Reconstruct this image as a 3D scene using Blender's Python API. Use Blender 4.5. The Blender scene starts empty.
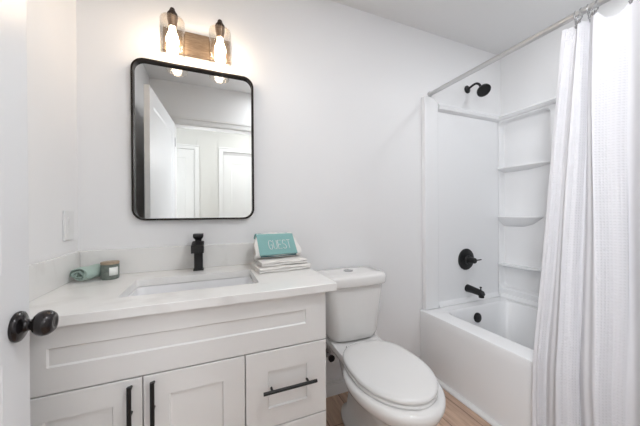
import bpy, bmesh, math, random
from mathutils import Vector, Matrix
random.seed(7)
PI = math.pi
scene = bpy.context.scene
C = scene.collection

# ------------------------------------------------------------------ camera, world, lights
cam_d = bpy.data.cameras.new('camera')
cam_d.sensor_width = 36.0
cam_d.lens = 264.53 / 640 * 36.0
cam_d.clip_start = 0.02
cam = bpy.data.objects.new('camera', cam_d)
C.objects.link(cam)
_r = Vector((0.92504787, -0.37979794, -0.00632206)); _u = Vector((0.00697175, 0.00033518, 0.99997564)); _f = Vector((0.37978657, 0.92506941, -0.00295792))
_m = Matrix((( _r.x, _u.x, -_f.x), (_r.y, _u.y, -_f.y), (_r.z, _u.z, -_f.z))).to_4x4()
cam.matrix_world = Matrix.Translation((0, 0, 1.14)) @ _m
scene.camera = cam

world = bpy.data.worlds.new('world'); scene.world = world
world.use_nodes = True
world.node_tree.nodes['Background'].inputs[0].default_value = (0.9, 0.94, 1.0, 1)
world.node_tree.nodes['Background'].inputs[1].default_value = 0.6


def area_light(name, loc, size, power, color, rot=(0, 0, 0), shape='DISK', size_y=None, spread=PI):
    d = bpy.data.lights.new(name, 'AREA'); d.shape = shape; d.size = size
    if size_y: d.size_y = size_y
    d.energy = power; d.color = color; d.spread = spread
    o = bpy.data.objects.new(name, d); C.objects.link(o)
    o.location = loc; o.rotation_euler = rot
    return o


area_light('bathroom_ceiling_lamp', (0.74, 0.26, 2.435), 0.26, 5.4, (0.94, 0.965, 1.0))
area_light('hall_flash_fill', (0.84, -1.02, 1.95), 0.15, 6.0, (0.99, 0.98, 1.0), (PI / 2, 0, PI * 0.09), 'DISK')  # added fill through the doorway, stands in for a camera flash
area_light('shower_fill_lamp', (1.90, 0.62, 2.435), 0.16, 1.9, (0.94, 0.965, 1.0))  # guessed lamp, added to brighten the tub alcove
area_light('hall_ceiling_lamp', (0.62, -0.50, 2.435), 0.30, 3.6, (0.94, 0.965, 1.0))
area_light('hall_fill_light', (-1.25, -0.72, 1.5), 0.7, 14.0, (0.93, 0.96, 1.0), (PI / 2, 0, -PI * 0.28), 'RECTANGLE', 1.3, 1.9)  # added soft fill from the hall's left for curtain and tub; no window there
area_light('hall_fill_light', (1.50, -0.74, 1.3), 0.7, 3.5, (0.93, 0.96, 1.0), (PI / 2, 0, PI * 0.28), 'RECTANGLE', 1.3, 1.9)  # added soft fill from the hall's right for the cabinet fronts; no window there
BULB_STRENGTH = 24.0
vs = scene.view_settings
vs.view_transform = 'Standard'
try: vs.look = 'None'
except Exception: pass
vs.gamma = 1.0; vs.exposure = 0.86; vs.use_curve_mapping = False


# ------------------------------------------------------------------ materials
def mat(name, col, rough=0.5, metal=0.0, spec=0.5, bump=None, trans=0.0, coat=0.0, sheen=0.0):
    m = bpy.data.materials.new(name); m.use_nodes = True
    nt = m.node_tree; b = nt.nodes['Principled BSDF']
    b.inputs['Base Color'].default_value = (*col, 1)
    b.inputs['Roughness'].default_value = rough
    b.inputs['Metallic'].default_value = metal
    b.inputs['Specular IOR Level'].default_value = spec
    b.inputs['Transmission Weight'].default_value = trans
    b.inputs['Coat Weight'].default_value = coat
    b.inputs['Sheen Weight'].default_value = sheen
    if bump:
        sc, st, dist = bump
        tc = nt.nodes.new('ShaderNodeTexCoord'); n = nt.nodes.new('ShaderNodeTexNoise')
        n.inputs['Scale'].default_value = sc; n.inputs['Detail'].default_value = 3
        bp = nt.nodes.new('ShaderNodeBump'); bp.inputs['Strength'].default_value = st; bp.inputs['Distance'].default_value = dist
        nt.links.new(tc.outputs['Object'], n.inputs['Vector']); nt.links.new(n.outputs['Fac'], bp.inputs['Height'])
        nt.links.new(bp.outputs['Normal'], b.inputs['Normal'])
    return m


def varied(m, c1, c2, scale, detail=4, lo=0.35, hi=0.65, stretch=(1, 1, 1)):
    nt = m.node_tree; b = nt.nodes['Principled BSDF']
    tc = nt.nodes.new('ShaderNodeTexCoord'); mp = nt.nodes.new('ShaderNodeMapping'); mp.inputs['Scale'].default_value = stretch
    n = nt.nodes.new('ShaderNodeTexNoise'); n.inputs['Scale'].default_value = scale; n.inputs['Detail'].default_value = detail
    r = nt.nodes.new('ShaderNodeValToRGB')
    r.color_ramp.elements[0].position = lo; r.color_ramp.elements[0].color = (*c1, 1)
    r.color_ramp.elements[1].position = hi; r.color_ramp.elements[1].color = (*c2, 1)
    nt.links.new(tc.outputs['Object'], mp.inputs[0]); nt.links.new(mp.outputs[0], n.inputs['Vector'])
    nt.links.new(n.outputs['Fac'], r.inputs[0]); nt.links.new(r.outputs[0], b.inputs['Base Color'])
    return m


M = {}
M['wall'] = mat('wall_paint', (0.86, 0.86, 0.865), 0.42, bump=(220, 0.03, 0.001))
M['ceiling'] = mat('ceiling_paint', (0.84, 0.84, 0.84), 0.8)
M['hall_wall'] = mat('dimmed_cream_hall_paint', (0.58, 0.575, 0.54), 0.5)  # cream tone, darkened to hold down the overlit hall in the mirror
M['hall_trim'] = mat('dimmed_hall_trim_paint', (0.66, 0.66, 0.64), 0.35)  # trim darkened likewise against the overlit hall
M['trim'] = mat('trim_paint', (0.82, 0.82, 0.815), 0.32)
M['door'] = mat('door_paint', (0.75, 0.76, 0.775), 0.35)
M['cabinet'] = mat('cabinet_paint', (0.79, 0.785, 0.775), 0.38)
M['recess_shade'] = mat('painted_recess_shade', (0.45, 0.44, 0.43), 0.7)  # flat grey painted as shade in the hall door recess
M['black'] = mat('matte_black_metal', (0.012, 0.012, 0.013), 0.38, 0.3)
M['bronze'] = mat('oil_rubbed_bronze', (0.018, 0.015, 0.016), 0.22, 0.6, coat=0.3)
M['porcelain'] = mat('porcelain', (0.83, 0.82, 0.805), 0.12, coat=0.3)
M['seatplastic'] = mat('seat_plastic', (0.80, 0.795, 0.785), 0.22)
M['acrylic'] = mat('acrylic', (0.87, 0.875, 0.885), 0.20)
M['sink'] = mat('sink_porcelain', (0.82, 0.825, 0.84), 0.12)
M['chrome'] = mat('chrome', (0.50, 0.50, 0.51), 0.22, 1.0)
M['rod'] = mat('brushed_rod', (0.62, 0.62, 0.62), 0.30, 0.9)
M['mirror'] = mat('mirror_glass', (0.82, 0.835, 0.83), 0.0, 1.0)
M['frame'] = mat('black_frame', (0.020, 0.016, 0.014), 0.5, 0.0, spec=0.15)
M['plate'] = varied(mat('brushed_bronze_plate', (0.30, 0.22, 0.15), 0.38, 0.75), (0.22, 0.155, 0.105), (0.34, 0.25, 0.175), 30, 4, 0.3, 0.7, (1, 1, 6))
M['brass'] = mat('aged_metal_socket', (0.22, 0.15, 0.10), 0.35, 0.8)
M['darksocket'] = mat('dark_socket_cap', (0.05, 0.035, 0.028), 0.4, 0.6)
M['towel_white'] = mat('white_terry', (0.80, 0.78, 0.75), 0.95, spec=0.1, bump=(350, 0.6, 0.003), sheen=0.2)
M['towel_teal'] = mat('teal_terry', (0.25, 0.46, 0.45), 0.95, spec=0.1, bump=(450, 0.5, 0.002), sheen=0.15)
M['towel_teal_edge'] = mat('dark_teal_hem', (0.03, 0.12, 0.14), 0.95, spec=0.1)
M['towel_sage'] = mat('sage_cloth', (0.42, 0.54, 0.49), 0.95, spec=0.1, bump=(400, 0.6, 0.002), sheen=0.15)
M['thread'] = mat('white_thread', (0.85, 0.85, 0.83), 0.8)
M['jar'] = varied(mat('grey_green_jar', (0.10, 0.14, 0.125), 0.25), (0.13, 0.16, 0.14), (0.19, 0.22, 0.195), 60)
M['lidwood'] = varied(mat('bamboo_lid', (0.5, 0.36, 0.24), 0.5), (0.34, 0.26, 0.18), (0.42, 0.33, 0.24), 40, 3, 0.3, 0.7, (1, 8, 1))
M['paper'] = mat('paper_label', (0.80, 0.83, 0.81), 0.7)
M['plastic'] = mat('white_switch_plastic', (0.80, 0.80, 0.80), 0.3)
M['hose'] = mat('braided_steel_hose', (0.45, 0.45, 0.45), 0.4, 0.7)
M['lamp_glow'] = mat('lamp_diffuser', (0.9, 0.9, 0.88), 0.5)
b = M['lamp_glow'].node_tree.nodes['Principled BSDF']; b.inputs['Emission Color'].default_value = (1, 0.97, 0.93, 1); b.inputs['Emission Strength'].default_value = 3.0

# quartz: nearly white with faint grey-beige veins and specks
M['quartz'] = varied(mat('white_quartz', (0.8, 0.8, 0.78), 0.22), (0.77, 0.76, 0.745), (0.85, 0.845, 0.83), 7, 9, 0.33, 0.47, (1, 1.6, 1))

# floor planks
m = mat('wood_look_planks', (0.4, 0.27, 0.18), 0.42); M['floor'] = m
nt = m.node_tree; bs = nt.nodes['Principled BSDF']
tc = nt.nodes.new('ShaderNodeTexCoord'); mp = nt.nodes.new('ShaderNodeMapping'); mp.inputs['Rotation'].default_value = (0, 0, PI / 2)
br = nt.nodes.new('ShaderNodeTexBrick'); br.inputs['Scale'].default_value = 1.0; br.inputs['Brick Width'].default_value = 1.1; br.inputs['Row Height'].default_value = 0.15
br.inputs['Mortar Size'].default_value = 0.0016; br.inputs['Color1'].default_value = (0.56, 0.39, 0.29, 1); br.inputs['Color2'].default_value = (0.46, 0.31, 0.225, 1); br.inputs['Mortar'].default_value = (0.14, 0.09, 0.06, 1)
mp2 = nt.nodes.new('ShaderNodeMapping'); mp2.inputs['Scale'].default_value = (14, 1.6, 1)
ns = nt.nodes.new('ShaderNodeTexNoise'); ns.inputs['Scale'].default_value = 3.0; ns.inputs['Detail'].default_value = 8; ns.inputs['Distortion'].default_value = 0.6
mix = nt.nodes.new('ShaderNodeMix'); mix.data_type = 'RGBA'; mix.blend_type = 'OVERLAY'; mix.inputs[0].default_value = 0.6
nt.links.new(tc.outputs['Object'], mp.inputs[0]); nt.links.new(mp.outputs[0], br.inputs['Vector'])
nt.links.new(tc.outputs['Object'], mp2.inputs[0]); nt.links.new(mp2.outputs[0], ns.inputs['Vector'])
nt.links.new(br.outputs['Color'], mix.inputs[6]); nt.links.new(ns.outputs['Fac'], mix.inputs[7]); nt.links.new(mix.outputs[2], bs.inputs['Base Color'])

# thin clear glass for the lamp shades
m = bpy.data.materials.new('clear_shade_glass'); m.use_nodes = True; M['glass'] = m
nt = m.node_tree; nt.nodes.clear()
out = nt.nodes.new('ShaderNodeOutputMaterial'); mx = nt.nodes.new('ShaderNodeMixShader'); tr = nt.nodes.new('ShaderNodeBsdfTransparent'); gl = nt.nodes.new('ShaderNodeBsdfGlossy')
tr.inputs[0].default_value = (0.97, 0.96, 0.94, 1); gl.inputs['Roughness'].default_value = 0.03
lw = nt.nodes.new('ShaderNodeLayerWeight'); lw.inputs[0].default_value = 0.5
pw = nt.nodes.new('ShaderNodeMath'); pw.operation = 'POWER'; pw.inputs[1].default_value = 3.5; nt.links.new(lw.outputs['Facing'], pw.inputs[0])
ad = nt.nodes.new('ShaderNodeMapRange'); ad.inputs[3].default_value = 0.05; ad.inputs[4].default_value = 0.8; nt.links.new(pw.outputs[0], ad.inputs[0])
nt.links.new(ad.outputs[0], mx.inputs[0]); nt.links.new(tr.outputs[0], mx.inputs[1]); nt.links.new(gl.outputs[0], mx.inputs[2]); nt.links.new(mx.outputs[0], out.inputs[0])

# glowing bulb
m = bpy.data.materials.new('glowing_bulb'); m.use_nodes = True; M['bulb'] = m
nt = m.node_tree; nt.nodes.clear(); out = nt.nodes.new('ShaderNodeOutputMaterial'); em = nt.nodes.new('ShaderNodeEmission')
em.inputs[0].default_value = (1.0, 0.82, 0.64, 1); em.inputs[1].default_value = BULB_STRENGTH
nt.links.new(em.outputs[0], out.inputs[0])

# curtain: white cotton, waffle woven bands
m = mat('waffle_curtain', (0.80, 0.795, 0.82), 0.85, spec=0.15); M['curtain'] = m
nt = m.node_tree; bs = nt.nodes['Principled BSDF']
uv = nt.nodes.new('ShaderNodeUVMap'); uv.uv_map = 'fabric'
sep = nt.nodes.new('ShaderNodeSeparateXYZ'); nt.links.new(uv.outputs[0], sep.inputs[0])


def mth(op, a, b=None):
    n = nt.nodes.new('ShaderNodeMath'); n.operation = op
    for i, v in enumerate((a, b)):
        if v is None: continue
        if isinstance(v, (int, float)): n.inputs[i].default_value = v
        else: nt.links.new(v, n.inputs[i])
    return n.outputs[0]


cell = 2 * PI / 0.022
su = mth('SINE', mth('MULTIPLY', sep.outputs[0], cell)); sv = mth('SINE', mth('MULTIPLY', sep.outputs[1], cell))
h = mth('MULTIPLY', mth('ABSOLUTE', su), mth('ABSOLUTE', sv))
bw = mth('SINE', mth('ADD', mth('MULTIPLY', sep.outputs[0], 2 * PI / 0.17), 1.0))
bf = nt.nodes.new('ShaderNodeMapRange'); bf.inputs[1].default_value = -0.15; bf.inputs[2].default_value = 0.0; nt.links.new(bw, bf.inputs[0])
hh = mth('MULTIPLY', h, bf.outputs[0])
bp = nt.nodes.new('ShaderNodeBump'); bp.inputs['Strength'].default_value = 0.55; bp.inputs['Distance'].default_value = 0.003
nt.links.new(hh, bp.inputs['Height']); nt.links.new(bp.outputs[0], bs.inputs['Normal'])
tl = nt.nodes.new('ShaderNodeBsdfTranslucent'); tl.inputs[0].default_value = (0.84, 0.835, 0.86, 1)
mx = nt.nodes.new('ShaderNodeMixShader'); mx.inputs[0].default_value = 0.15
nt.links.new(bs.outputs[0], mx.inputs[1]); nt.links.new(tl.outputs[0], mx.inputs[2]); nt.links.new(mx.outputs[0], nt.nodes['Material Output'].inputs[0])


# ------------------------------------------------------------------ mesh helpers
def obj(name, bm, material, parent=None, local=False, smooth=True, bevel=None, origin=None, sharp=35):
    """link bm as ONE mesh object; world coords are re-expressed in the parent's frame unless local"""
    bmesh.ops.recalc_face_normals(bm, faces=bm.faces)
    base = Vector((0, 0, 0))
    if parent is not None:
        if not local:
            pm = parent.matrix_basis.copy()
            if parent.parent: pm = parent.parent.matrix_basis @ pm
            bmesh.ops.transform(bm, matrix=pm.inverted(), verts=bm.verts)
    else:
        if origin is None:
            xs = [v.co for v in bm.verts]
            base = Vector(((min(c.x for c in xs) + max(c.x for c in xs)) / 2, (min(c.y for c in xs) + max(c.y for c in xs)) / 2, min(c.z for c in xs)))
        else: base = Vector(origin)
        bmesh.ops.translate(bm, vec=-base, verts=bm.verts)
    me = bpy.data.meshes.new(name); bm.to_mesh(me); bm.free()
    for p in me.polygons: p.use_smooth = smooth
    if smooth:
        try: me.set_sharp_from_angle(angle=math.radians(sharp))
        except Exception: pass
    me.materials.append(material)
    o = bpy.data.objects.new(name, me); C.objects.link(o)
    o.location = base
    if parent is not None:
        o.parent = parent; o.location = (0, 0, 0)
    if bevel:
        bv = o.modifiers.new('bevel', 'BEVEL'); bv.width = bevel; bv.segments = 3; bv.limit_method = 'ANGLE'; bv.angle_limit = math.radians(40)
        bv.harden_normals = False
    return o


def thing(name, label, cat, loc=(0, 0, 0), rotz=0, group=None):
    o = bpy.data.objects.new(name, None); C.objects.link(o); o.empty_display_size = 0.05
    o.matrix_basis = Matrix.Translation(loc) @ Matrix.Rotation(rotz, 4, 'Z')
    o['label'] = label; o['category'] = cat
    if group: o['group'] = group
    return o


def tag(o, label, cat, group=None):
    o['label'] = label; o['category'] = cat
    if group: o['group'] = group
    return o


def struct(name, bm, m, parent=None, **k):
    o = obj(name, bm, m, parent, **k)
    if parent is None: o['kind'] = 'structure'
    return o


def NB(): return bmesh.new()


def box(bm, x0, x1, y0, y1, z0, z1):
    vs_ = [bm.verts.new(p) for p in ((x0, y0, z0), (x1, y0, z0), (x1, y1, z0), (x0, y1, z0), (x0, y0, z1), (x1, y0, z1), (x1, y1, z1), (x0, y1, z1))]
    for f in ((0, 3, 2, 1), (4, 5, 6, 7), (0, 1, 5, 4), (1, 2, 6, 5), (2, 3, 7, 6), (3, 0, 4, 7)):
        bm.faces.new([vs_[i] for i in f])
    return vs_


def bx(*a):
    bm = NB(); box(bm, *a); return bm


def loft(bm, rings, cap0=True, cap1=True, closed=True):
    R_ = [[bm.verts.new(p) for p in r] for r in rings]
    n = len(R_[0])
    for a, b_ in zip(R_[:-1], R_[1:]):
        for i in range(n if closed else n - 1):
            j = (i + 1) % n
            try: bm.faces.new((a[i], a[j], b_[j], b_[i]))
            except ValueError: pass
    if cap0: bm.faces.new(R_[0][::-1])
    if cap1: bm.faces.new(R_[-1])
    return R_


def tube(bm, pts, rad, n=16, cap=True):
    pts = [Vector(p) for p in pts]
    rads = rad if isinstance(rad, (list, tuple)) else [rad] * len(pts)
    rings = []; prev = None
    for i, p in enumerate(pts):
        t = (pts[min(i + 1, len(pts) - 1)] - pts[max(i - 1, 0)]).normalized()
        if prev is None:
            a = Vector((0, 0, 1)) if abs(t.z) < 0.9 else Vector((1, 0, 0))
            e = t.cross(a).normalized()
        else:
            e = (prev - t * prev.dot(t)).normalized()
        prev = e; g = t.cross(e)
        rings.append([p + (e * math.cos(2 * PI * k / n) + g * math.sin(2 * PI * k / n)) * rads[i] for k in range(n)])
    loft(bm, rings, cap, cap)


def lathe(bm, origin, axis, prof, n=32):
    """prof: list of (distance along axis, radius)"""
    o = Vector(origin); t = Vector(axis).normalized()
    a = Vector((0, 0, 1)) if abs(t.z) < 0.9 else Vector((1, 0, 0))
    e = t.cross(a).normalized(); g = t.cross(e)
    rings = [[o + t * d + (e * math.cos(2 * PI * k / n) + g * math.sin(2 * PI * k / n)) * max(r_, 1e-5) for k in range(n)] for d, r_ in prof]
    loft(bm, rings, True, True)


def rrect(x0, x1, y0, y1, r, n=6):
    pts = []
    for cx, cy, a0 in ((x1 - r, y1 - r, 0), (x0 + r, y1 - r, PI / 2), (x0 + r, y0 + r, PI), (x1 - r, y0 + r, 3 * PI / 2)):
        for k in range(n + 1):
            a = a0 + PI / 2 * k / n
            pts.append((cx + r * math.cos(a), cy + r * math.sin(a)))
    return pts


def holed(bm, outer, inner, z):
    """planar face with one hole"""
    ov = [bm.verts.new((x, y, z)) for x, y in outer]; iv = [bm.verts.new((x, y, z)) for x, y in inner]
    es = []
    for L in (ov, iv):
        for i in range(len(L)): es.append(bm.edges.new((L[i], L[(i + 1) % len(L)])))
    bmesh.ops.triangle_fill(bm, use_beauty=True, use_dissolve=False, edges=es)
    return ov, iv


def bridge(bm, a, b_):
    n = len(a)
    for i in range(n): bm.faces.new((a[i], a[(i + 1) % n], b_[(i + 1) % n], b_[i]))


def ring_from(bm, pts, z): return [bm.verts.new((x, y, z)) for x, y in pts]


# shaker panel front in the xz plane, facing -y : one mesh with a recessed centre
def shaker(x0, x1, z0, z1, yf, thick, rx, rz0, rz1, depth=0.006, bev=0.003):
    bm = NB()
    yb = yf + thick
    o = [(x0, z0), (x1, z0), (x1, z1), (x0, z1)]
    i1 = [(x0 + rx, z0 + rz0), (x1 - rx, z0 + rz0), (x1 - rx, z1 - rz1), (x0 + rx, z1 - rz1)]
    i2 = [(x0 + rx + bev, z0 + rz0 + bev), (x1 - rx - bev, z0 + rz0 + bev), (x1 - rx - bev, z1 - rz1 - bev), (x0 + rx + bev, z1 - rz1 - bev)]
    e = 0.0015
    o2 = [(x0 + e, z0 + e), (x1 - e, z0 + e), (x1 - e, z1 - e), (x0 + e, z1 - e)]
    rings = [[(x, yb, z) for x, z in o], [(x, yf + e, z) for x, z in o], [(x, yf, z) for x, z in o2], [(x, yf, z) for x, z in i1], [(x, yf + depth, z) for x, z in i2]]
    loft(bm, rings)
    return bm


# ------------------------------------------------------------------ THE ROOM
YB, XL, XR, ZC, YD = 1.50, -0.55, 2.29, 2.46, -0.03        # mirror wall, left wall, tub wall, ceiling, doorway wall
struct('floor', bx(-2.2, 2.45, -1.3, 1.65, -0.08, 0.0), M['floor'], smooth=False)
struct('ceiling', bx(-2.2, 2.45, -1.3, 1.65, ZC, ZC + 0.08), M['ceiling'], smooth=False)
struct('wall_back', bx(XL - 0.12, XR + 0.12, YB, YB + 0.12, 0, ZC), M['wall'], smooth=False)
struct('wall_left', bx(XL - 0.12, XL, YD - 0.0, YB, 0, ZC), M['wall'], smooth=False)
struct('wall_right', bx(XR, XR + 0.12, YD - 0.0, YB, 0, ZC), M['wall'], smooth=False)
DX0, DX1, DH = -0.345, 0.485, 2.045
bm = NB(); box(bm, -2.2, DX0, YD - 0.115, YD, 0, ZC); box(bm, DX1, 2.42, YD - 0.115, YD, 0, ZC); box(bm, DX0, DX1, YD - 0.115, YD, DH, ZC)
struct('wall_front', bm, M['wall'], smooth=False)
# hall beyond the doorway (seen only in the mirror)
HY = -1.12
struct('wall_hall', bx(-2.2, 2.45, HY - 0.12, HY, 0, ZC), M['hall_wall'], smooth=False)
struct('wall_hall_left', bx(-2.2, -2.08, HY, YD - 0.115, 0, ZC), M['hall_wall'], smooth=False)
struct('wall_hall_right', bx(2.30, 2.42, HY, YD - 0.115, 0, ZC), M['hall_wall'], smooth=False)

# doorway casing and jambs
bm = NB()
for y0, y1 in ((YD, YD + 0.016), (YD - 0.131, YD - 0.115)):
    box(bm, DX0 - 0.065, DX0 + 0.002, y0, y1, 0, DH + 0.068); box(bm, DX1 - 0.002, DX1 + 0.065, y0, y1, 0, DH + 0.068); box(bm, DX0 + 0.002, DX1 - 0.002, y0, y1, DH - 0.002, DH + 0.068)
    yy = (y1, y1 + 0.006) if y0 == YD else (y0 - 0.006, y0)
    box(bm, DX0 + 0.002, DX1 - 0.002, yy[0], yy[1], DH + 0.046, DH + 0.068)
box(bm, DX0, DX0 + 0.012, YD - 0.115, YD, 0, DH); box(bm, DX1 - 0.012, DX1, YD - 0.115, YD, 0, DH); box(bm, DX0, DX1, YD - 0.115, YD, DH - 0.012, DH)
struct('trim_1', bm, M['trim'], smooth=False)


def hall_door(n, x0, x1, recess, knob_x):
    bm = NB(); t = 2.03; w = 0.062
    box(bm, x0 - w, x0, HY, HY + 0.018, 0, t + w); box(bm, x1, x1 + w, HY, HY + 0.018, 0, t + w); box(bm, x0, x1, HY, HY + 0.018, t, t + w)
    box(bm, x0 - w, x1 + w, HY + 0.018, HY + 0.026, t + w - 0.018, t + w)
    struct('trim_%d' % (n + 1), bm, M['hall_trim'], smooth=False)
    bm = NB(); yf = HY + recess
    xi, xo = x0 + 0.004, x1 - 0.004
    for z0, z1, rz0, rz1 in ((0.01, 0.95, 0.2, 0.06), (0.95, t - 0.004 - (0.045 if recess < 0.01 else 0), 0.06, 0.115)):
        w_ = 0.105
        o = [(xi, z0), (xo, z0), (xo, z1), (xi, z1)]; i1 = [(xi + w_, z0 + rz0), (xo - w_, z0 + rz0), (xo - w_, z1 - rz1), (xi + w_, z1 - rz1)]
        i2 = [(xi + w_ + .012, z0 + rz0 + .012), (xo - w_ - .012, z0 + rz0 + .012), (xo - w_ - .012, z1 - rz1 - .012), (xi + w_ + .012, z1 - rz1 - .012)]
        loft(bm, [[(x, HY + 0.0005, z) for x, z in o], [(x, yf, z) for x, z in o], [(x, yf, z) for x, z in i1], [(x, yf - 0.004, z) for x, z in i2]])
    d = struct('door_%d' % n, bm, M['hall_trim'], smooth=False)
    bm = NB(); lathe(bm, (knob_x, yf, 0.95), (0, 1, 0), [(0, .03), (.008, .03), (.012, .012), (.03, .012), (.036, .024), (.05, .028), (.06, .02), (.064, 0)])
    obj('door_knob', bm, M['bronze'], d_fix(d))


def d_fix(d): return d


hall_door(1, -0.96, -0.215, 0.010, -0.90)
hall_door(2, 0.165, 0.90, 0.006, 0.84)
bm = bx(0.165, 0.90, HY + 0.0005, HY + 0.003, 1.975, 2.03)  # grey strip painted in for the shade at the top of the door recess
struct('trim_4', bm, M['recess_shade'], smooth=False)

# baseboards
bm = NB(); box(bm, 0.418, 1.392, YB - 0.014, YB - 0.001, 0.0, 0.075); box(bm, 0.418, 1.392, YB - 0.009, YB - 0.001, 0.075, 0.092)
struct('baseboard_back', bm, M['trim'], bevel=0.002)
bm = NB(); box(bm, XL + 0.001, XL + 0.014, YD + 0.03, 0.955, 0.0, 0.09)
struct('baseboard_left', bm, M['trim'], bevel=0.003)
bm = NB(); box(bm, DX1 + 0.066, 1.33, YD + 0.001, YD + 0.014, 0.0, 0.09)
struct('baseboard_front', bm, M['trim'], bevel=0.003)
# quarter-round strip at the foot of the tub apron
bm = NB()
prof = [(1.3965, 0.0), (1.372, 0.0), (1.3725, 0.008), (1.378, 0.014), (1.386, 0.018), (1.3965, 0.019)]
loft(bm, [[(x, y, z) for x, z in prof] for y in (YD + 0.015, YB - 0.016)])
struct('trim_5', bm, M['trim'])

# ------------------------------------------------------------------ open bathroom door on the left
door = bpy.data.objects.new('door_3', None); C.objects.link(door)
ha = Vector((-0.333, -0.012)); fa = Vector((-0.393, 0.825)); ang = math.atan2(fa.y - ha.y, fa.x - ha.x)
DL = (fa - ha).length
door.matrix_basis = Matrix.Translation((ha.x, ha.y, 0)) @ Matrix.Rotation(ang, 4, 'Z'); door['kind'] = 'structure'
bm = NB()                                    # local: x along leaf, y thickness (towards wall is +y), faces camera at y=0
t_ = 0.035
for z0, z1, rz0, rz1 in ((0.012, 0.93, 0.20, 0.09), (0.93, 2.035, 0.09, 0.115)):
    o = [(0, z0), (DL, z0), (DL, z1), (0, z1)]; w_ = 0.10
    i1 = [(w_, z0 + rz0), (DL - w_, z0 + rz0), (DL - w_, z1 - rz1), (w_, z1 - rz1)]
    i2 = [(w_ + .014, z0 + rz0 + .014), (DL - w_ - .014, z0 + rz0 + .014), (DL - w_ - .014, z1 - rz1 - .014), (w_ + .014, z1 - rz1 - .014)]
    loft(bm, [[(x, t_ - .006, z) for x, z in i2], [(x, t_, z) for x, z in i1], [(x, t_, z) for x, z in o], [(x, 0, z) for x, z in o], [(x, 0, z) for x, z in i1], [(x, 0.006, z) for x, z in i2]])
obj('door_leaf', bm, M['door'], door, local=True, smooth=False)
kx = DL - 0.052; kz = 0.898
bm = NB()
lathe(bm, (kx, 0, kz), (0, -1, 0), [(0, .031), (.004, .0325), (.008, .031), (.012, .024), (.014, .016), (.018, .0125), (.024, .0115), (.027, .014), (.030, .020), (.036, .0255), (.044, .0275), (.052, .0265), (.059, .022), (.0625, .018), (.063, .012), (.061, .010), (.061, 0)], 40)
obj('door_knob', bm, M['bronze'], door, local=True, sharp=50)
bm = NB()
lathe(bm, (kx, t_, kz), (0, 1, 0), [(0, .034), (.008, .033), (.012, .016), (.03, .0115), (.038, .021), (.050, .0265), (.06, .028), (.075, .022), (.079, 0)], 32)
obj('door_knob', bm, M['bronze'], door, local=True)
bm = NB(); box(bm, DL, DL + 0.0015, 0.006, 0.029, kz - 0.03, kz + 0.03)
obj('latch_plate', bm, M['bronze'], door, local=True)
for hz in (0.25, 1.05, 1.85):
    bm = NB(); lathe(bm, (-0.004, -0.004, hz - 0.045), (0, 0, 1), [(0, .006), (.09, .006)], 12)
    obj('hinge', bm, M['door'], door, local=True)

# ------------------------------------------------------------------ VANITY
VX0, VX1, VF = XL + 0.004, 0.417, 0.963       # cabinet extents, front face plane
ZT = 0.83
van = thing('vanity_cabinet', 'off-white shaker vanity cabinet with black bar pulls under the quartz counter', 'cabinet', ((VX0 + VX1) / 2, 1.23, 0))
bm = NB(); yb = VF + 0.021
box(bm, VX0, VX0 + .018, yb, YB - 0.016, 0.10, ZT - 0.001); box(bm, VX1 - .018, VX1, yb, YB - 0.016, 0.10, ZT - 0.001)
box(bm, VX0 + .018, VX1 - .018, yb, YB - 0.016, 0.10, 0.118); box(bm, VX0 + .018, VX1 - .018, YB - .03, YB - 0.016, 0.118, ZT - 0.001)
box(bm, VX0 + .018, VX1 - .018, yb, yb + .018, ZT - 0.06, ZT - 0.001); box(bm, VX0 + .018, VX1 - .018, yb, yb + .018, 0.61, 0.66); box(bm, 0.09, 0.12, yb, yb + .018, 0.118, 0.61); box(bm, VX0 + 0.01, VX1 - 0.0, yb + 0.05, YB - 0.016, 0.0, 0.10)
obj('body', bm, M['cabinet'], van, smooth=False)
G = 0.0022
# filler strip against the wall
obj('filler_strip', bx(VX0, -0.5105, VF + .003, VF + .02, 0.105, ZT - .002), M['cabinet'], van, smooth=False)
# top false drawer
obj('false_drawer_front', shaker(-0.508, VX1, 0.637 + G, ZT - 0.002, VF, 0.02, 0.083, 0.073, 0.062, 0.005, 0.004), M['cabinet'], van, smooth=False)


def bar_pull(parent, p0, p1, out, posts, r=0.0062):
    """black bar between p0 and p1 standing `out` off the front, two posts"""
    p0, p1 = Vector(p0), Vector(p1)
    bm = NB(); off = Vector((0, -out, 0))
    tube(bm, [p0 + off, p1 + off], r, 16)
    for f in posts:
        q = p0.lerp(p1, f); tube(bm, [q, q + off], r * 0.72, 12)
    obj('handle', bm, M['black'], parent)


def sub(name, bm, m, van_, **k):
    return obj(name, bm, m, van_, **k)


dA = sub('door', shaker(-0.508, -0.2015, 0.105, 0.637 - G, VF, 0.02, 0.074, 0.071, 0.071), M['cabinet'], van, smooth=False)
bar_pull(dA, (-0.2295, VF, 0.490), (-0.2295, VF, 0.626), 0.026, (0.33, 0.9))
dB = sub('door', shaker(-0.1985, 0.105, 0.105, 0.637 - G, VF, 0.02, 0.071, 0.071, 0.071), M['cabinet'], van, smooth=False)
bar_pull(dB, (-0.1705, VF, 0.490), (-0.1705, VF, 0.626), 0.026, (0.33, 0.9))
for z0, z1, hz in ((0.3545, 0.637 - G, 0.4985), (0.105, 0.350, 0.24)):
    dr = sub('drawer', shaker(0.1085, VX1, z0, z1, VF, 0.02, 0.079, 0.069, 0.076), M['cabinet'], van, smooth=False)
    bar_pull(dr, (0.166, VF, hz), (0.368, VF, hz), 0.026, (0.16, 0.84))

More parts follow.
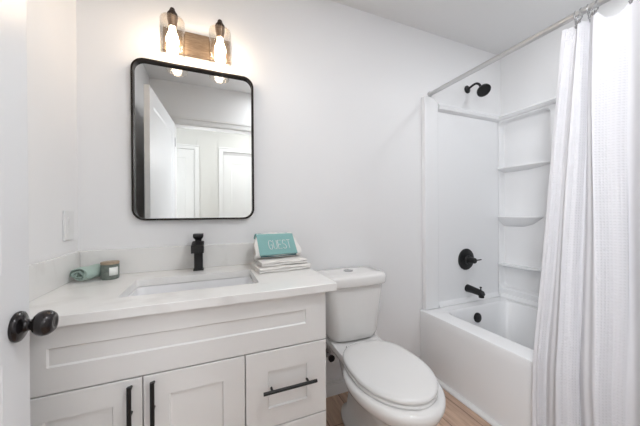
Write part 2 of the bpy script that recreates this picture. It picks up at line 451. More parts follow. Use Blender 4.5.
# countertop with sink cut-out, backsplashes
CT = 0.86
top = thing('countertop', 'white quartz vanity countertop with low backsplash and rectangular sink cut-out', 'countertop', (-0.05, 1.22, ZT))
bm = NB(); X0, X1, Y0, Y1 = XL + 0.002, 0.458, 0.943, YB - 0.002
out_ = [(X0, Y0), (X1, Y0), (X1, Y1), (X0, Y1)]
e = 0.002
oute = [(X0, Y0 + e), (X1 - e, Y0 + e), (X1 - e, Y1), (X0, Y1)]
SX0, SX1, SY0, SY1 = -0.292, 0.175, 1.068, 1.325
hole = rrect(SX0, SX1, SY0, SY1, 0.014)
ov, iv = holed(bm, oute, hole, CT)
ob2 = ring_from(bm, out_, CT - e); bridge(bm, ob2, ov)
ovb, ivb = holed(bm, out_, hole, ZT + 0.0005); bridge(bm, ovb, ob2); bridge(bm, ivb, iv)
obj('slab', bm, M['quartz'], top, sharp=30)
bm = bx(XL + 0.013, X1 - 0.001, YB - 0.020, YB - 0.001, CT + 0.0003, 0.975)
obj('backsplash', bm, M['quartz'], top, bevel=0.0015)
bm = bx(XL + 0.001, XL + 0.012, Y0 + 0.002, YB - 0.001, CT + 0.0003, 0.975)
obj('side_splash', bm, M['quartz'], top, bevel=0.0015)

# undermount sink
sink = thing('sink', 'white rectangular undermount sink below the black faucet', 'sink', ((SX0 + SX1) / 2, (SY0 + SY1) / 2, 0.70))
bm = NB()
lv = [(0.006, ZT - 0.0005, .026), (-0.004, ZT - 0.003, .026), (-0.010, ZT - 0.03, .03), (-0.016, 0.735, .036), (-0.030, 0.712, .045), (-0.060, 0.704, .05), (-0.11, 0.701, .04)]
loft(bm, [[(x, y, z) for x, y in rrect(SX0 - g, SX1 + g, SY0 - g, SY1 + g, r_, 6)] for g, z, r_ in lv], cap0=False, cap1=True)
lv2 = [(0.006, ZT - 0.0005, .026), (0.006, 0.73, .03), (-0.03, 0.692, .04)]
loft(bm, [[(x, y, z) for x, y in rrect(SX0 - g, SX1 + g, SY0 - g, SY1 + g, r_, 6)] for g, z, r_ in lv2], cap0=False, cap1=True)
bmesh.ops.remove_doubles(bm, verts=bm.verts, dist=0.0002)
obj('basin', bm, M['sink'], sink, sharp=50)
bm = NB(); lathe(bm, (-0.06, 1.20, 0.7015), (0, 0, 1), [(0, .022), (.002, .022), (.003, .018), (.001, .012), (.001, 0)], 24)
obj('drain', bm, M['black'], sink)

# faucet
fx, fy = -0.060, 1.435
fau = thing('faucet', 'square matte black single-hole faucet behind the sink', 'faucet', (fx, fy, CT))
bm = NB(); box(bm, fx - .0235, fx + .0235, fy - .024, fy + .024, CT, CT + 0.005); obj('base_plate', bm, M['black'], fau, bevel=0.001)
bm = NB(); box(bm, fx - .0195, fx + .0195, fy - .020, fy + .020, CT + 0.005, 0.998); obj('body', bm, M['black'], fau, bevel=0.0015)
bm = NB(); ya, yc = fy - .021, fy - 0.115
loft(bm, [[(fx - .023, ya + .03, .962), (fx + .023, ya + .03, .962), (fx + .023, ya + .03, 1.002), (fx - .023, ya + .03, 1.002)],
          [(fx - .0265, ya, .960), (fx + .0265, ya, .960), (fx + .0265, ya, 1.002), (fx - .0265, ya, 1.002)],
          [(fx - .0265, yc, .957), (fx + .0265, yc, .957), (fx + .0265, yc, .991), (fx - .0265, yc, .991)]])
obj('spout', bm, M['black'], fau, bevel=0.0015)
bm = NB()
def sq(x, y, hx, hy, z): return [(x - hx, y - hy, z), (x + hx, y - hy, z), (x + hx, y + hy, z), (x - hx, y + hy, z)]
loft(bm, [sq(fx, fy, .014, .014, 1.002), sq(fx, fy, .014, .014, 1.010), sq(fx, fy - .006, .021, .026, 1.020), sq(fx, fy - .008, .0225, .03, 1.024), sq(fx, fy - .008, .0225, .03, 1.038)])
obj('handle', bm, M['black'], fau, bevel=0.001)

# ------------------------------------------------------------------ MIRROR
mir = thing('wall_mirror', 'black framed rounded rectangular mirror hanging above the vanity', 'mirror', (-0.061, YB, 1.113))
MX0, MX1, MZ0, MZ1 = -0.344, 0.217, 1.106, 1.875
bm = NB(); w_ = 0.0085; RR = 0.055
o_ = rrect(MX0, MX1, MZ0, MZ1, RR, 10); i_ = rrect(MX0 + w_, MX1 - w_, MZ0 + w_, MZ1 - w_, RR - w_, 10)
def lift(pts, y): return [(x, y, z) for x, z in pts]
o_c = rrect(MX0 + .001, MX1 - .001, MZ0 + .001, MZ1 - .001, RR - .001, 10)
R_ = loft(bm, [lift(i_, YB - .001), lift(o_, YB - .001), lift(o_, YB - .0265), lift(o_c, YB - .028), lift(i_, YB - .028), lift(i_, YB - .010), lift(i_, YB - .001)], False, False)
bmesh.ops.remove_doubles(bm, verts=bm.verts, dist=0.00005)
obj('frame', bm, M['frame'], mir, sharp=30)
bm = NB(); gi = rrect(MX0 + w_ - .0006, MX1 - w_ + .0006, MZ0 + w_ - .0006, MZ1 - w_ + .0006, RR - w_, 10)
loft(bm, [lift(gi, YB - .003), lift(gi, YB - .009)])
obj('mirror_glass', bm, M['mirror'], mir, smooth=False)

# ------------------------------------------------------------------ VANITY LIGHT
vl = thing('vanity_light', 'two-bulb wall light with clear glass shades above the mirror', 'wall light', (-0.06, YB, 1.93))
PX0, PX1, PZ0, PZ1 = -0.212, 0.098, 1.935, 2.048
bm = NB(); box(bm, PX0, PX1, YB - .022, YB - .0005, PZ0, PZ1)
obj('backplate', bm, M['plate'], vl, bevel=0.002)
ly = 1.405
for lx in (-0.162, 0.046):
    bm = NB(); tube(bm, [(lx, YB - .022, 1.995), (lx, YB - .034, 2.0), (lx, YB - .040, 2.02), (lx, YB - .040, 2.062), (lx, YB - .05, 2.078), (lx, ly + .006, 2.08)], .0055, 12)
    obj('arm', bm, M['brass'], vl)
    bm = NB(); lathe(bm, (lx, ly, 2.008), (0, 0, 1), [(0, .0165), (.022, .0185), (.028, .021), (.046, .022), (.048, .022)], 28)
    so = obj('socket', bm, M['brass'], vl)
    bm = NB(); lathe(bm, (lx, ly, 2.0565), (0, 0, 1), [(0, .0225), (.010, .0225), (.015, .021), (.019, .015), (.026, .014), (.030, .010), (.036, .0105), (.040, .008), (.042, .0)], 28)
    obj('socket_cap', bm, M['darksocket'], so)
    bm = NB()
    pr = [(0, .0495), (-.0, .0520), (.002, .0520), (.150, .0520), (.156, .050), (.1585, .044), (.158, .022)]
    inn = [(.156, .022), (.1555, .043), (.153, .048), (.150, .0495), (.0, .0495)]
    n = 40; rings = [[(lx + r_ * math.cos(2 * PI * k / n), ly + r_ * math.sin(2 * PI * k / n), 1.886 + d) for k in range(n)] for d, r_ in (pr[:1] + pr[1:] + inn)]
    loft(bm, rings, False, False); bmesh.ops.remove_doubles(bm, verts=bm.verts, dist=1e-5)
    obj('glass_shade', bm, M['glass'], vl)
    bm = NB(); lathe(bm, (lx, ly, 1.905), (0, 0, 1), [(0, 0.0), (.001, .006), (.006, .014), (.016, .021), (.030, .0255), (.044, .0265), (.058, .024), (.074, .018), (.086, .014), (.098, .0125), (.103, .0125)], 28)
    obj('bulb', bm, M['bulb'], vl)

# ------------------------------------------------------------------ LIGHT SWITCH on the left wall
sw = thing('light_switch', 'white rocker light switch on the left wall above the counter', 'light switch', (XL, 1.404, 1.03))
obj('switch_plate', bx(XL, XL + .008, 1.366, 1.442, 1.031, 1.152), M['plastic'], sw, bevel=0.002)
bm = NB(); yc0, yc1 = 1.387, 1.421
loft(bm, [[(XL + .007, yc0, 1.057), (XL + .007, yc1, 1.057), (XL + .007, yc1, 1.125), (XL + .007, yc0, 1.125)], [(XL + .009, yc0, 1.057), (XL + .009, yc1, 1.057), (XL + .0125, yc1, 1.125), (XL + .0125, yc0, 1.125)]])
obj('rocker', bm, M['plastic'], sw, bevel=0.0008)

# ------------------------------------------------------------------ TOILET  (local: origin at wall centre on floor, forward = -y)
toi = thing('toilet', 'white two-piece elongated toilet with closed lid between vanity and tub', 'toilet', (0.754, 1.487, 0), math.radians(-1.8))


def egg(dc, af, ab, b_, z, n=56, pb=2.0, pf=2.0):
    pts = []
    for k in range(n):
        a = 2 * PI * k / n; c, s = math.cos(a), math.sin(a)
        p = pf if c > 0 else pb
        cc = math.copysign(abs(c) ** (2 / p), c); ss = math.copysign(abs(s) ** (2 / p), s)
        pts.append((b_ * ss, -(dc + (af if c > 0 else ab) * cc), z))
    return pts


bm = NB()
loft(bm, [egg(.36, .225, .245, .104, 0.0, pb=3), egg(.36, .228, .247, .108, 0.012, pb=3), egg(.36, .225, .245, .106, 0.030, pb=3), egg(.36, .200, .22, .078, 0.045, pb=3),
          egg(.36, .190, .21, .066, 0.12, pb=3), egg(.37, .200, .20, .068, 0.18, pb=2.6), egg(.40, .222, .19, .086, 0.24), egg(.45, .248, .19, .138, 0.30),
          egg(.482, .266, .212, .184, 0.345), egg(.49, .270, .22, .198, 0.375), egg(.49, .269, .22, .199, 0.395), egg(.49, .258, .213, .191, 0.404)])
# deck that carries the tank
def rr3(x, d0, d1, r_, z): return [(a, -b_, z) for a, b_ in rrect(-x, x, d0, d1, r_, 5)]
loft(bm, [rr3(.050, .08, .40, .04, .18), rr3(.070, .06, .40, .04, .30), rr3(.135, .022, .38, .04, .37), rr3(.145, .02, .36, .04, .405), rr3(.142, .023, .35, .04, .417)])
obj('bowl', bm, M['porcelain'], toi, local=True, sharp=60)
bm = NB()
SE = dict(dc=.490, af=.238, ab=.238, b_=.177)
def seg(s, z, pb=2.6): return egg(SE['dc'], SE['af'] * s, SE['ab'] * s, SE['b_'] * s, z, pb=pb)
loft(bm, [seg(.97, .405), seg(1.0, .409), seg(1.0, .417), seg(.985, .421)])
obj('seat', bm, M['seatplastic'], toi, local=True, sharp=60)
bm = NB()
loft(bm, [seg(.97, .4225), seg(1.0, .426), seg(1.003, .434), seg(.99, .440), seg(.96, .4435), seg(.85, .4455), seg(.5, .4475)])
obj('lid', bm, M['seatplastic'], toi, local=True, sharp=60)
for sx in (-.075, .075):
    bm = NB(); tube(bm, [(sx - .02, -.262, .428), (sx + .02, -.262, .428)], .010, 14)
    obj('seat_hinge', bm, M['seatplastic'], toi, local=True)
# tank with a bowed front
def tankring(hw, d0, d1, bow, z, r_=.03, n=14):
    pts = []
    base_ = rrect(-hw, hw, d0, d1, r_, 5)
    # refine front edge and bow it
    out2 = []
    for i, p in enumerate(base_):
        out2.append(p); q = base_[(i + 1) % len(base_)]
        L = math.dist(p, q)
        if L > .05:
            for k in range(1, n): out2.append((p[0] + (q[0] - p[0]) * k / n, p[1] + (q[1] - p[1]) * k / n))
    for x, d in out2:
        f = (d - d0) / (d1 - d0)
        pts.append((x, -(d + bow * f * (1 - (x / hw) ** 2)), z))
    return pts
bm = NB()
loft(bm, [tankring(.125, .035, .170, .014, .419, .05), tankring(.145, .022, .187, .018, .430, .055), tankring(.156, .018, .195, .020, .46, .055), tankring(.178, .010, .205, .020, .70, .045), tankring(.180, .010, .206, .020, .727, .045)])
obj('tank', bm, M['porcelain'], toi, local=True, sharp=50)
bm = NB()
loft(bm, [tankring(.182, .008, .210, .022, .7285, .035), tankring(.190, .004, .218, .024, .734, .035), tankring(.193, .003, .221, .024, .742, .035), tankring(.193, .003, .221, .024, .776, .035), tankring(.189, .006, .217, .024, .786, .035), tankring(.183, .016, .207, .022, .791, .03), tankring(.12, .05, .16, .01, .793, .02)])
tl_ = obj('tank_lid', bm, M['porcelain'], toi, local=True, sharp=50)
bm = NB(); lathe(bm, (-.005, -.105, .7925), (0, 0, 1), [(0, .029), (.002, .029), (.003, .027), (.003, .0)], 28)
obj('flush_button', bm, M['chrome'], tl_, local=True)

# supply valve and hose
sv_ = thing('supply_valve', 'dark water shut-off valve on the wall between vanity and toilet', 'valve', (0.655, YB, 0.27))
bm = NB(); lathe(bm, (0.655, YB - .0005, 0.27), (0, -1, 0), [(0, .026), (.003, .025), (.006, .009), (.035, .009), (.038, .012), (.055, .012), (.055, 0)], 20)
obj('valve_body', bm, M['chrome'], sv_)
bm = NB(); lathe(bm, (0.655, YB - .056, 0.27), (0, -1, 0), [(0, .006), (.008, .006), (.010, .020), (.020, .020), (.022, 0)], 12)
obj('valve_handle', bm, M['bronze'], sv_)
bm = NB(); tube(bm, [(0.655, YB - .045, 0.28), (0.652, YB - .047, 0.31), (0.645, YB - .06, 0.35), (0.655, YB - .08, 0.385), (0.66, YB - .09, .4), (0.662, YB - .092, 0.412)], .0045, 10)
obj('supply_hose', bm, M['hose'], sv_)

# ------------------------------------------------------------------ BATHTUB
tub = thing('bathtub', 'white alcove bathtub with flat apron behind the shower curtain', 'bathtub', (1.82, 0.73, 0))
bm = NB(); TZ = 0.43; TX0, TX1, TY0, TY1 = 1.394, 2.288, YD + 0.002, YB - 0.003
def rect(x0, x1, y0, y1): return [(x0, y0), (x1, y0), (x1, y1), (x0, y1)]
inn_ = [(1.514, 2.160, 0.12, 1.395, .07, TZ), (1.519, 2.155, 0.125, 1.389, .07, TZ - .004), (1.526, 2.147, .133, 1.383, .07, TZ - .015), (1.535, 2.105, .18, 1.372, .08, .30), (1.565, 2.075, .25, 1.35, .09, .16), (1.60, 2.04, .30, 1.32, .09, .125), (1.68, 1.96, .40, 1.25, .08, .115)]
N_ = 8
ri = [[(x, y, z) for x, y in rrect(a, b_, c, d, r_, N_)] for a, b_, c, d, r_, z in inn_]
ov, iv = holed(bm, rect(TX0 + .008, TX1, TY0, TY1), [(p[0], p[1]) for p in ri[0]], TZ)
prev_ = iv
for rg in ri[1:]:
    cur_ = [bm.verts.new(p) for p in rg]; bridge(bm, prev_, cur_); prev_ = cur_
bm.faces.new(prev_)
lvl = [(TX0 + .003, TZ - .0025), (TX0, TZ - .010), (TX0 + .0, TZ - .06), (TX0 + .003, 0.0)]
pv = ov
for x, z in lvl:
    cu = [bm.verts.new(p + (z,)) for p in rect(x, TX1, TY0, TY1)]; bridge(bm, pv, cu); pv = cu
bm.faces.new(pv[::-1])
obj('tub_body', bm, M['acrylic'], tub, sharp=28)
bm = NB(); lathe(bm, (1.823, 1.377, .350), (0, -1, .12), [(-.004, .034), (.006, .036), (.011, .034), (.013, .028), (.013, 0)], 32)
obj('overflow_cover', bm, M['black'], tub)
bm = NB(); lathe(bm, (1.82, 1.20, .1155), (0, 0, 1), [(0, .03), (.003, .03), (.006, .024), (.006, 0)], 24)
obj('drain', bm, M['black'], tub)

# ------------------------------------------------------------------ SHOWER SURROUND
sur = thing('shower_surround', 'glossy white three-sided shower surround with moulded corner shelves above the tub', 'shower surround', (1.83, 1.49, TZ))
ZS = TZ + 0.0015
# plumbing side panel
bm = NB(); box(bm, 1.549, 2.2295, YB - .012, YB - .001, ZS, 1.90)
obj('end_panel', bm, M['acrylic'], sur, smooth=False)
bm = NB()                                                   # front flange, raised, with a clipped top corner
pf_ = [(1.414, ZS), (1.540, ZS), (1.540, 1.930), (1.500, 1.970), (1.414, 1.970)]
loft(bm, [[(x, YB - .001, z) for x, z in pf_], [(x, YB - .030, z) for x, z in pf_], [(x * .97 + 1.48 * .03, YB - .038, z * .996 + .004) for x, z in pf_]])
obj('flange', bm, M['acrylic'], sur, bevel=0.004)
# rounded ledge over the end panel, and the low sill above the tub rim
def ledge_prof(s): return [(0, 1.938), (-.020 * s, 1.938), (-.036 * s, 1.930), (-.042 * s, 1.914), (-.036 * s, 1.896), (-.018 * s, 1.884), (0, 1.880)]
bm = NB(); loft(bm, [[(x, YB - .0015 + dy, z) for dy, z in ledge_prof(1)] for x in (1.5495, 2.288)])
obj('top_ledge', bm, M['acrylic'], sur)
bm = NB(); pr = [(0, ZS), (-.036, ZS), (-.036, ZS + .006), (-.030, ZS + .014), (-.020, ZS + .022), (-.013, ZS + .034), (0, ZS + .036)]
loft(bm, [[(x, YB - .0015 + dy, z) for dy, z in pr] for x in (1.5495, 2.218)])
obj('sill', bm, M['acrylic'], sur)
# far end panel behind the curtain
bm = NB(); box(bm, 1.414, 2.2295, YD + .002, YD + .014, ZS, 1.93)
obj('end_panel', bm, M['acrylic'], sur, smooth=False)
# long side: panel with a tall shelf niche near the plumbing corner
NY0, NY1, NZ0, NZ1 = 1.115, 1.483, 0.50, 1.882
bm = NB(); xf, xb = 2.230, 2.2885
Yo0, Yo1, Zo0, Zo1 = YD + .015, YB - .013, TZ + .0015, 1.90
o_ = [(Yo0, Zo0), (Yo1, Zo0), (Yo1, Zo1), (Yo0, Zo1)]
i0 = rrect(NY0, NY1, NZ0, NZ1, .04, 6)
vo = [bm.verts.new((xf, y, z)) for y, z in o_]; vi = [bm.verts.new((xf, y, z)) for y, z in i0]
es = [bm.edges.new((L[i], L[(i + 1) % len(L)])) for L in (vo, vi) for i in range(len(L))]
bmesh.ops.triangle_fill(bm, use_beauty=True, edges=es)
pv = vi
for dx, g in ((.004, .002), (.012, .006), (.045, .012), (.0525, .02)):
    cu = [bm.verts.new((xf + dx, y, z)) for y, z in rrect(NY0 + g, NY1 - g, NZ0 + g, NZ1 - g, .038, 6)]; bridge(bm, pv, cu); pv = cu
bm.faces.new(pv)
vb = [bm.verts.new((xb, y, z)) for y, z in o_]; bridge(bm, vo, vb); bm.faces.new(vb[::-1])
obj('side_panel', bm, M['acrylic'], sur, sharp=28)
bm = NB(); loft(bm, [[(XR - .0015 + dy * 2.2, y, z + (0.0)) for dy, z in ledge_prof(1.0)] for y in (YD + .015, YB - .03)])
obj('top_ledge', bm, M['acrylic'], sur)
bm = NB(); loft(bm, [[(2.2295 + dy * .8, y, z) for dy, z in pr] for y in (YD + .015, YB - .045)])
obj('sill', bm, M['acrylic'], sur)


def shelf(z, y_in, y_out, depth, under, thick=.012):
    """bowed shelf with a tapered bracket moulded under it"""
    def outline(s, zz):
        pts = [(xb - .004, y_in, zz), (xb - .004, y_out + (y_in - y_out) * (1 - s) * .5, zz)]
        n = 18
        for k in range(n + 1):
            f = k / n
            yy = y_out + (y_in - y_out) * f
            if s < 1: yy = y_out + (y_in - y_out) * ((1 - s) * .5 + f * (1 - (1 - s) * .5))
            dd = depth * s * (math.sin(min(1.0, f * 1.9 + .02) * PI / 2) ** .55)
            pts.append((xb - .004 - dd, yy, zz))
        return pts
    bm = NB()
    loft(bm, [outline(.99, z), outline(1.0, z - .003), outline(1.0, z - thick), outline(.93, z - thick - .006), outline(.55, z - under), outline(.1, z - under * 1.4)])
    obj('shelf', bm, M['acrylic'], sur, sharp=40)


shelf(1.503, 1.482, 1.118, .072, .030)
shelf(1.101, 1.482, 1.185, .072, .062)
shelf(0.705, 1.482, 1.118, .066, .022)

# ------------------------------------------------------------------ SHOWER FITTINGS
sh = thing('showerhead', 'black round shower head on a curved arm high on the plumbing wall', 'shower head', (1.885, YB, 2.105))
hx0, hz0 = 1.885, 2.106
bm = NB(); lathe(bm, (hx0, YB - .0005, hz0), (0, -1, 0), [(0, .031), (.004, .031), (.009, .024), (.014, .012), (.014, 0)], 28); obj('wall_flange', bm, M['black'], sh)
bm = NB(); arm = [(hx0, YB - .01, hz0), (hx0, YB - .05, hz0 + .012), (hx0, YB - .08, hz0 + .012), (hx0 + .002, YB - .103, hz0 - .006), (hx0 + .004, YB - .114, hz0 - .034)]
# smooth arm through Catmull points
def crm(P_, n=6):
    P_ = [Vector(p) for p in P_]; out3 = []
    for i in range(len(P_) - 1):
        a, b_, c, d = P_[max(i - 1, 0)], P_[i], P_[i + 1], P_[min(i + 2, len(P_) - 1)]
        for k in range(n):
            t = k / n
            out3.append(.5 * ((2 * b_) + (c - a) * t + (2 * a - 5 * b_ + 4 * c - d) * t * t + (3 * b_ - a - 3 * c + d) * t ** 3))
    out3.append(P_[-1]); return out3
tube(bm, crm(arm), .0085, 14); obj('shower_arm', bm, M['black'], sh)
bm = NB(); ax = Vector((-.22, -.62, -.74)).normalized(); lathe(bm, Vector((hx0 + .004, YB - .112, hz0 - .030)), ax, [(0, .010), (.008, .014), (.018, .015), (.026, .020), (.036, .040), (.044, .0465), (.056, .048), (.060, .045), (.0595, .038), (.0595, 0)], 36)
obj('spray_head', bm, M['black'], sh)

vv = thing('shower_valve', 'black round shower valve plate with lever on the plumbing wall', 'shower valve', (1.843, YB, .765))
vx, vz = 1.846, .764
bm = NB(); lathe(bm, (vx, YB - .0125, vz), (0, -1, 0), [(0, .083), (.004, .084), (.010, .080), (.014, .066), (.016, .036), (.022, .034), (.028, .032), (.03, .03), (.03, 0)], 44); obj('escutcheon', bm, M['black'], vv)
bm = NB(); lathe(bm, (vx, YB - .042, vz), (0, -1, 0), [(0, .025), (.03, .023), (.05, .021), (.054, .017), (.054, 0)], 24)
tube(bm, [(vx + .01, YB - .078, vz - .001), (vx + .045, YB - .083, vz + .001), (vx + .075, YB - .086, vz + .003)], [.006, .005, .0045], 12)
obj('lever', bm, M['black'], vv)

sp = thing('tub_spout', 'black tub spout with diverter knob above the tub rim', 'tub spout', (1.855, YB, .53))
sx_, sz_ = 1.862, .535
bm = NB(); tube(bm, [(sx_, YB - .0125, sz_), (sx_, YB - .02, sz_), (sx_, YB - .06, sz_ - .002), (sx_, YB - .11, sz_ - .007), (sx_, YB - .135, sz_ - .012), (sx_, YB - .147, sz_ - .022)], [.030, .030, .026, .024, .023, .015], 24)
tube(bm, [(sx_, YB - .128, sz_ - .012), (sx_, YB - .130, sz_ - .042)], [.021, .018], 20)
obj('spout_body', bm, M['black'], sp, sharp=60)
bm = NB(); lathe(bm, (sx_, YB - .125, sz_ + .008), (0, 0, 1), [(0, .004), (.022, .004), (.023, .008), (.030, .008), (.031, 0)], 14); obj('diverter_knob', bm, M['black'], sp)

# ------------------------------------------------------------------ ROD, CURTAIN, RINGS
RX, RZ = 1.497, 2.004
rod = thing('curtain_rod', 'silver metal shower curtain rod spanning the tub alcove', 'curtain rod', (RX, YB, RZ))
bm = NB(); tube(bm, [(RX, YB - .004, RZ), (RX, YD + .004, RZ)], .0145, 24); obj('tube', bm, M['rod'], rod)
for yy, d in ((YB - .0005, -1), (YD + .0005, 1)):
    bm = NB(); lathe(bm, (RX, yy, RZ), (0, d, 0), [(0, .021), (.006, .021), (.012, .016), (.02, .015), (.02, 0)], 24); obj('end_flange', bm, M['rod'], rod)

YT = [.702, .654, .634, .612, .582, .496, .400, .345, .27, .20, .13, .07]      # fold nodes at the top, from the plumbing end
YM = [.742, .700, .640, .590, .520, .455, .380, .31, .24, .175, .115, .06]     # at tub rim height and lower
XA = [0, .012, -.024, .018, -.028, .030, -.030, .028, -.03, .03, -.03, .02]
XM = [-.006, .022, -.028, .024, -.032, .030, -.030, .030, -.03, .03, -.03, .02]
ZTOP, ZBOT = 1.968, 0.06


def sm(t): t = max(0, min(1, t)); return t * t * (3 - 2 * t)


def curtain_pt(s, z):
    k = min(int(s), 10); f = s - k
    fe = f * .45 + sm(f) * .55
    g = (ZTOP - z) / (ZTOP - ZBOT)
    gy = sm(min(1, g * 1.25)) * .35 + min(1, g * 1.15) * .65
    yt = YT[k] + (YT[k + 1] - YT[k]) * f; ym = YM[k] + (YM[k + 1] - YM[k]) * f
    y = yt + (ym - yt) * gy
    xt = XA[k] + (XA[k + 1] - XA[k]) * fe; xm_ = XM[k] + (XM[k + 1] - XM[k]) * fe
    xo = xt + (xm_ - xt) * min(1, g * 2)
    # centre line leans out over the tub rim
    xc = 1.497 + (1.345 - 1.497) * min(1.0, (ZTOP - z) / (ZTOP - .47))
    wob = .004 * math.sin(z * 5 + k * 1.7) * min(1, g * 3)
    rip = .0055 * math.sin(s * 2 * PI * 1.37 + z * 1.3) * min(1, g * 6)
    return Vector((xc + xo + wob * .7 + rip, y + wob, z))


cur = thing('shower_curtain', 'white waffle-weave shower curtain hanging in folds at the right', 'shower curtain', (1.40, .40, ZBOT))
bm = NB(); uvl = bm.loops.layers.uv.new('fabric')
NS, NZ = 264, 90
grid = []; S = []
acc = 0; prevp = None
for i in range(NS + 1):
    s = 11 * i / NS; p = curtain_pt(s, .9)
    if prevp is not None: acc += (p - prevp).length
    S.append(acc); prevp = p
dips = {0: .004, 1: .006, 2: .012, 3: .006, 4: .050, 5: .02, 6: .02, 7: .03, 8: .03, 9: .03, 10: .02}
for i in range(NS + 1):
    s = 11 * i / NS; k = min(int(s), 10); f = s - k
    top_z = ZTOP - dips[k] * math.sin(PI * f) ** 1.2
    col = []
    for j in range(NZ + 1):
        t = j / NZ; z = top_z + (ZBOT - top_z) * t ** 1.15
        col.append((bm.verts.new(curtain_pt(s, z)), (S[i], z)))
    grid.append(col)
for i in range(NS):
    for j in range(NZ):
        q = [grid[i][j], grid[i + 1][j], grid[i + 1][j + 1], grid[i][j + 1]]
        fc = bm.faces.new([a[0] for a in q])
        for lp, a in zip(fc.loops, q): lp[uvl].uv = a[1]
co = obj('fabric', bm, M['curtain'], cur, sharp=180)
so_ = co.modifiers.new('thickness', 'SOLIDIFY'); so_.thickness = 0.0012; so_.offset = 0
# side hem and top hem
bm = NB()
rings = []
for j in range(60):
    z = ZTOP - .001 + (ZBOT - ZTOP) * j / 59
    a = curtain_pt(0, z); b2 = curtain_pt(.28, z); d = (b2 - a).normalized(); n_ = d.cross(Vector((0, 0, 1))).normalized() * .0022
    rings.append([a - n_, b2 - n_, b2 + n_, a + n_])
loft(bm, rings); obj('side_hem', bm, M['curtain'], cur)


def ring_thing(kk, label, group=None):
    p = curtain_pt(kk, ZTOP); y = YT[kk]
    r = thing('curtain_ring', label, 'curtain ring', (RX, y, RZ + .0175), 0, group)
    bm = NB(); pts = []
    n = 28; top_ = RZ + .0175; bot_ = ZTOP - .016
    cx = RX; xr_ = p.x
    for q in range(n + 1):
        a = 2 * PI * q / n
        zz = (top_ + bot_) / 2 + (top_ - bot_) / 2 * math.cos(a)
        wx = .0185 * math.sin(a)
        lean = (top_ - zz) / (top_ - bot_) * (xr_ - cx)
        pts.append((cx + wx + lean * (1 if zz < RZ - .02 else .5), y + .003 * math.sin(a), zz))
    tube(bm, pts, .0019, 8, cap=False)
    obj('hook', bm, M['chrome'], r)
    bm = NB(); bmesh.ops.create_icosphere(bm, subdivisions=2, radius=.0042, matrix=Matrix.Translation((p.x + (-.006 if kk % 2 == 0 else .0), y + .004, ZTOP + .005))); obj('bead', bm, M['chrome'], r)
    # grommet in the fabric
    bm = NB(); c = curtain_pt(kk, ZTOP - .012)
    d = (curtain_pt(min(kk + .08, 11), ZTOP - .012) - curtain_pt(max(kk - .08, 0), ZTOP - .012)).normalized(); nrm = d.cross(Vector((0, 0, 1)))
    lathe(bm, c - nrm * .0025, nrm, [(0, .0045), (0, .0085), (.005, .0085), (.005, .0045)], 18)
    obj('grommet', bm, M['chrome'], cur)
    return r


ring_lab = {1: 'first metal curtain ring of the tight bunch, nearest the shower head',
            2: 'second metal curtain ring of the tight bunch, counted from the shower head', 3: 'third metal curtain ring of the tight bunch, counted from the shower head',
            4: 'metal curtain ring at the left end of the deep swag in the curtain', 5: 'metal curtain ring at the right end of the deep swag, nearest the photo edge'}
for kk in range(1, 7):
    ring_thing(kk, ring_lab.get(kk, 'metal curtain ring on the rod next beyond the deep swag, past the photo edge'), 'shower curtain rings')

# ------------------------------------------------------------------ ITEMS ON THE COUNTER
# ribbon: a 2-D path thickened and extruded, used for folded and rolled cloth
def ribbon(path, thick, width, mtx, nx=18, wob=.0022, seed=1, taper=0.0):
    dmax = max(p[0] for p in path)
    rnd = random.Random(seed)
    P_ = [Vector((a, b_)) for a, b_ in path]; L_, R2 = [], []
    for i, p in enumerate(P_):
        t = (P_[min(i + 1, len(P_) - 1)] - P_[max(i - 1, 0)]).normalized(); n_ = Vector((-t.y, t.x)) * thick / 2
        L_.append(p + n_); R2.append(p - n_)
    ends = [P_[-1] + (P_[-1] - P_[-2]).normalized() * thick * .3]
    st = [P_[0] - (P_[1] - P_[0]).normalized() * thick * .3]
    loop = st + L_ + ends + R2[::-1]
    bm = NB(); rings = []
    ph = [rnd.random() * 6 for _ in range(4)]
    for k in range(nx + 1):
        f = k / nx; x = (f - .5) * width; sh_ = 1
        rg = []
        for i, q in enumerate(loop):
            w1 = wob * math.sin(f * 9 + ph[0] + i * .35) + wob * .6 * math.sin(f * 23 + ph[1] + i * .8)
            rg.append(mtx @ Vector((x * (1 - taper * max(0, q.x / dmax) ** 2) + wob * math.sin(i * .9 + ph[2]) * (1 if k in (0, nx) else 0), q.x + w1 * .5, max(q.y + w1 * .5, 0.0003))))
        rings.append(rg)
    loft(bm, rings)
    return bm


def serpentine(depth, layer, n, start=0.0):
    """folded path in (d, z): n layers"""
    pts = []
    for k in range(n):
        z = start + layer * (k + .5)
        xs = [i / 10 for i in range(11)]
        if k % 2: xs = xs[::-1]
        for x in xs: pts.append((x * depth, z))
        if k < n - 1:
            c = (depth, z + layer / 2) if k % 2 == 0 else (0, z + layer / 2)
            sg = 1 if k % 2 == 0 else -1
            for q in range(1, 6):
                a = -PI / 2 + PI * q / 6
                pts.append((c[0] + sg * math.cos(a) * layer / 2, c[1] + math.sin(a) * layer / 2))
    return pts


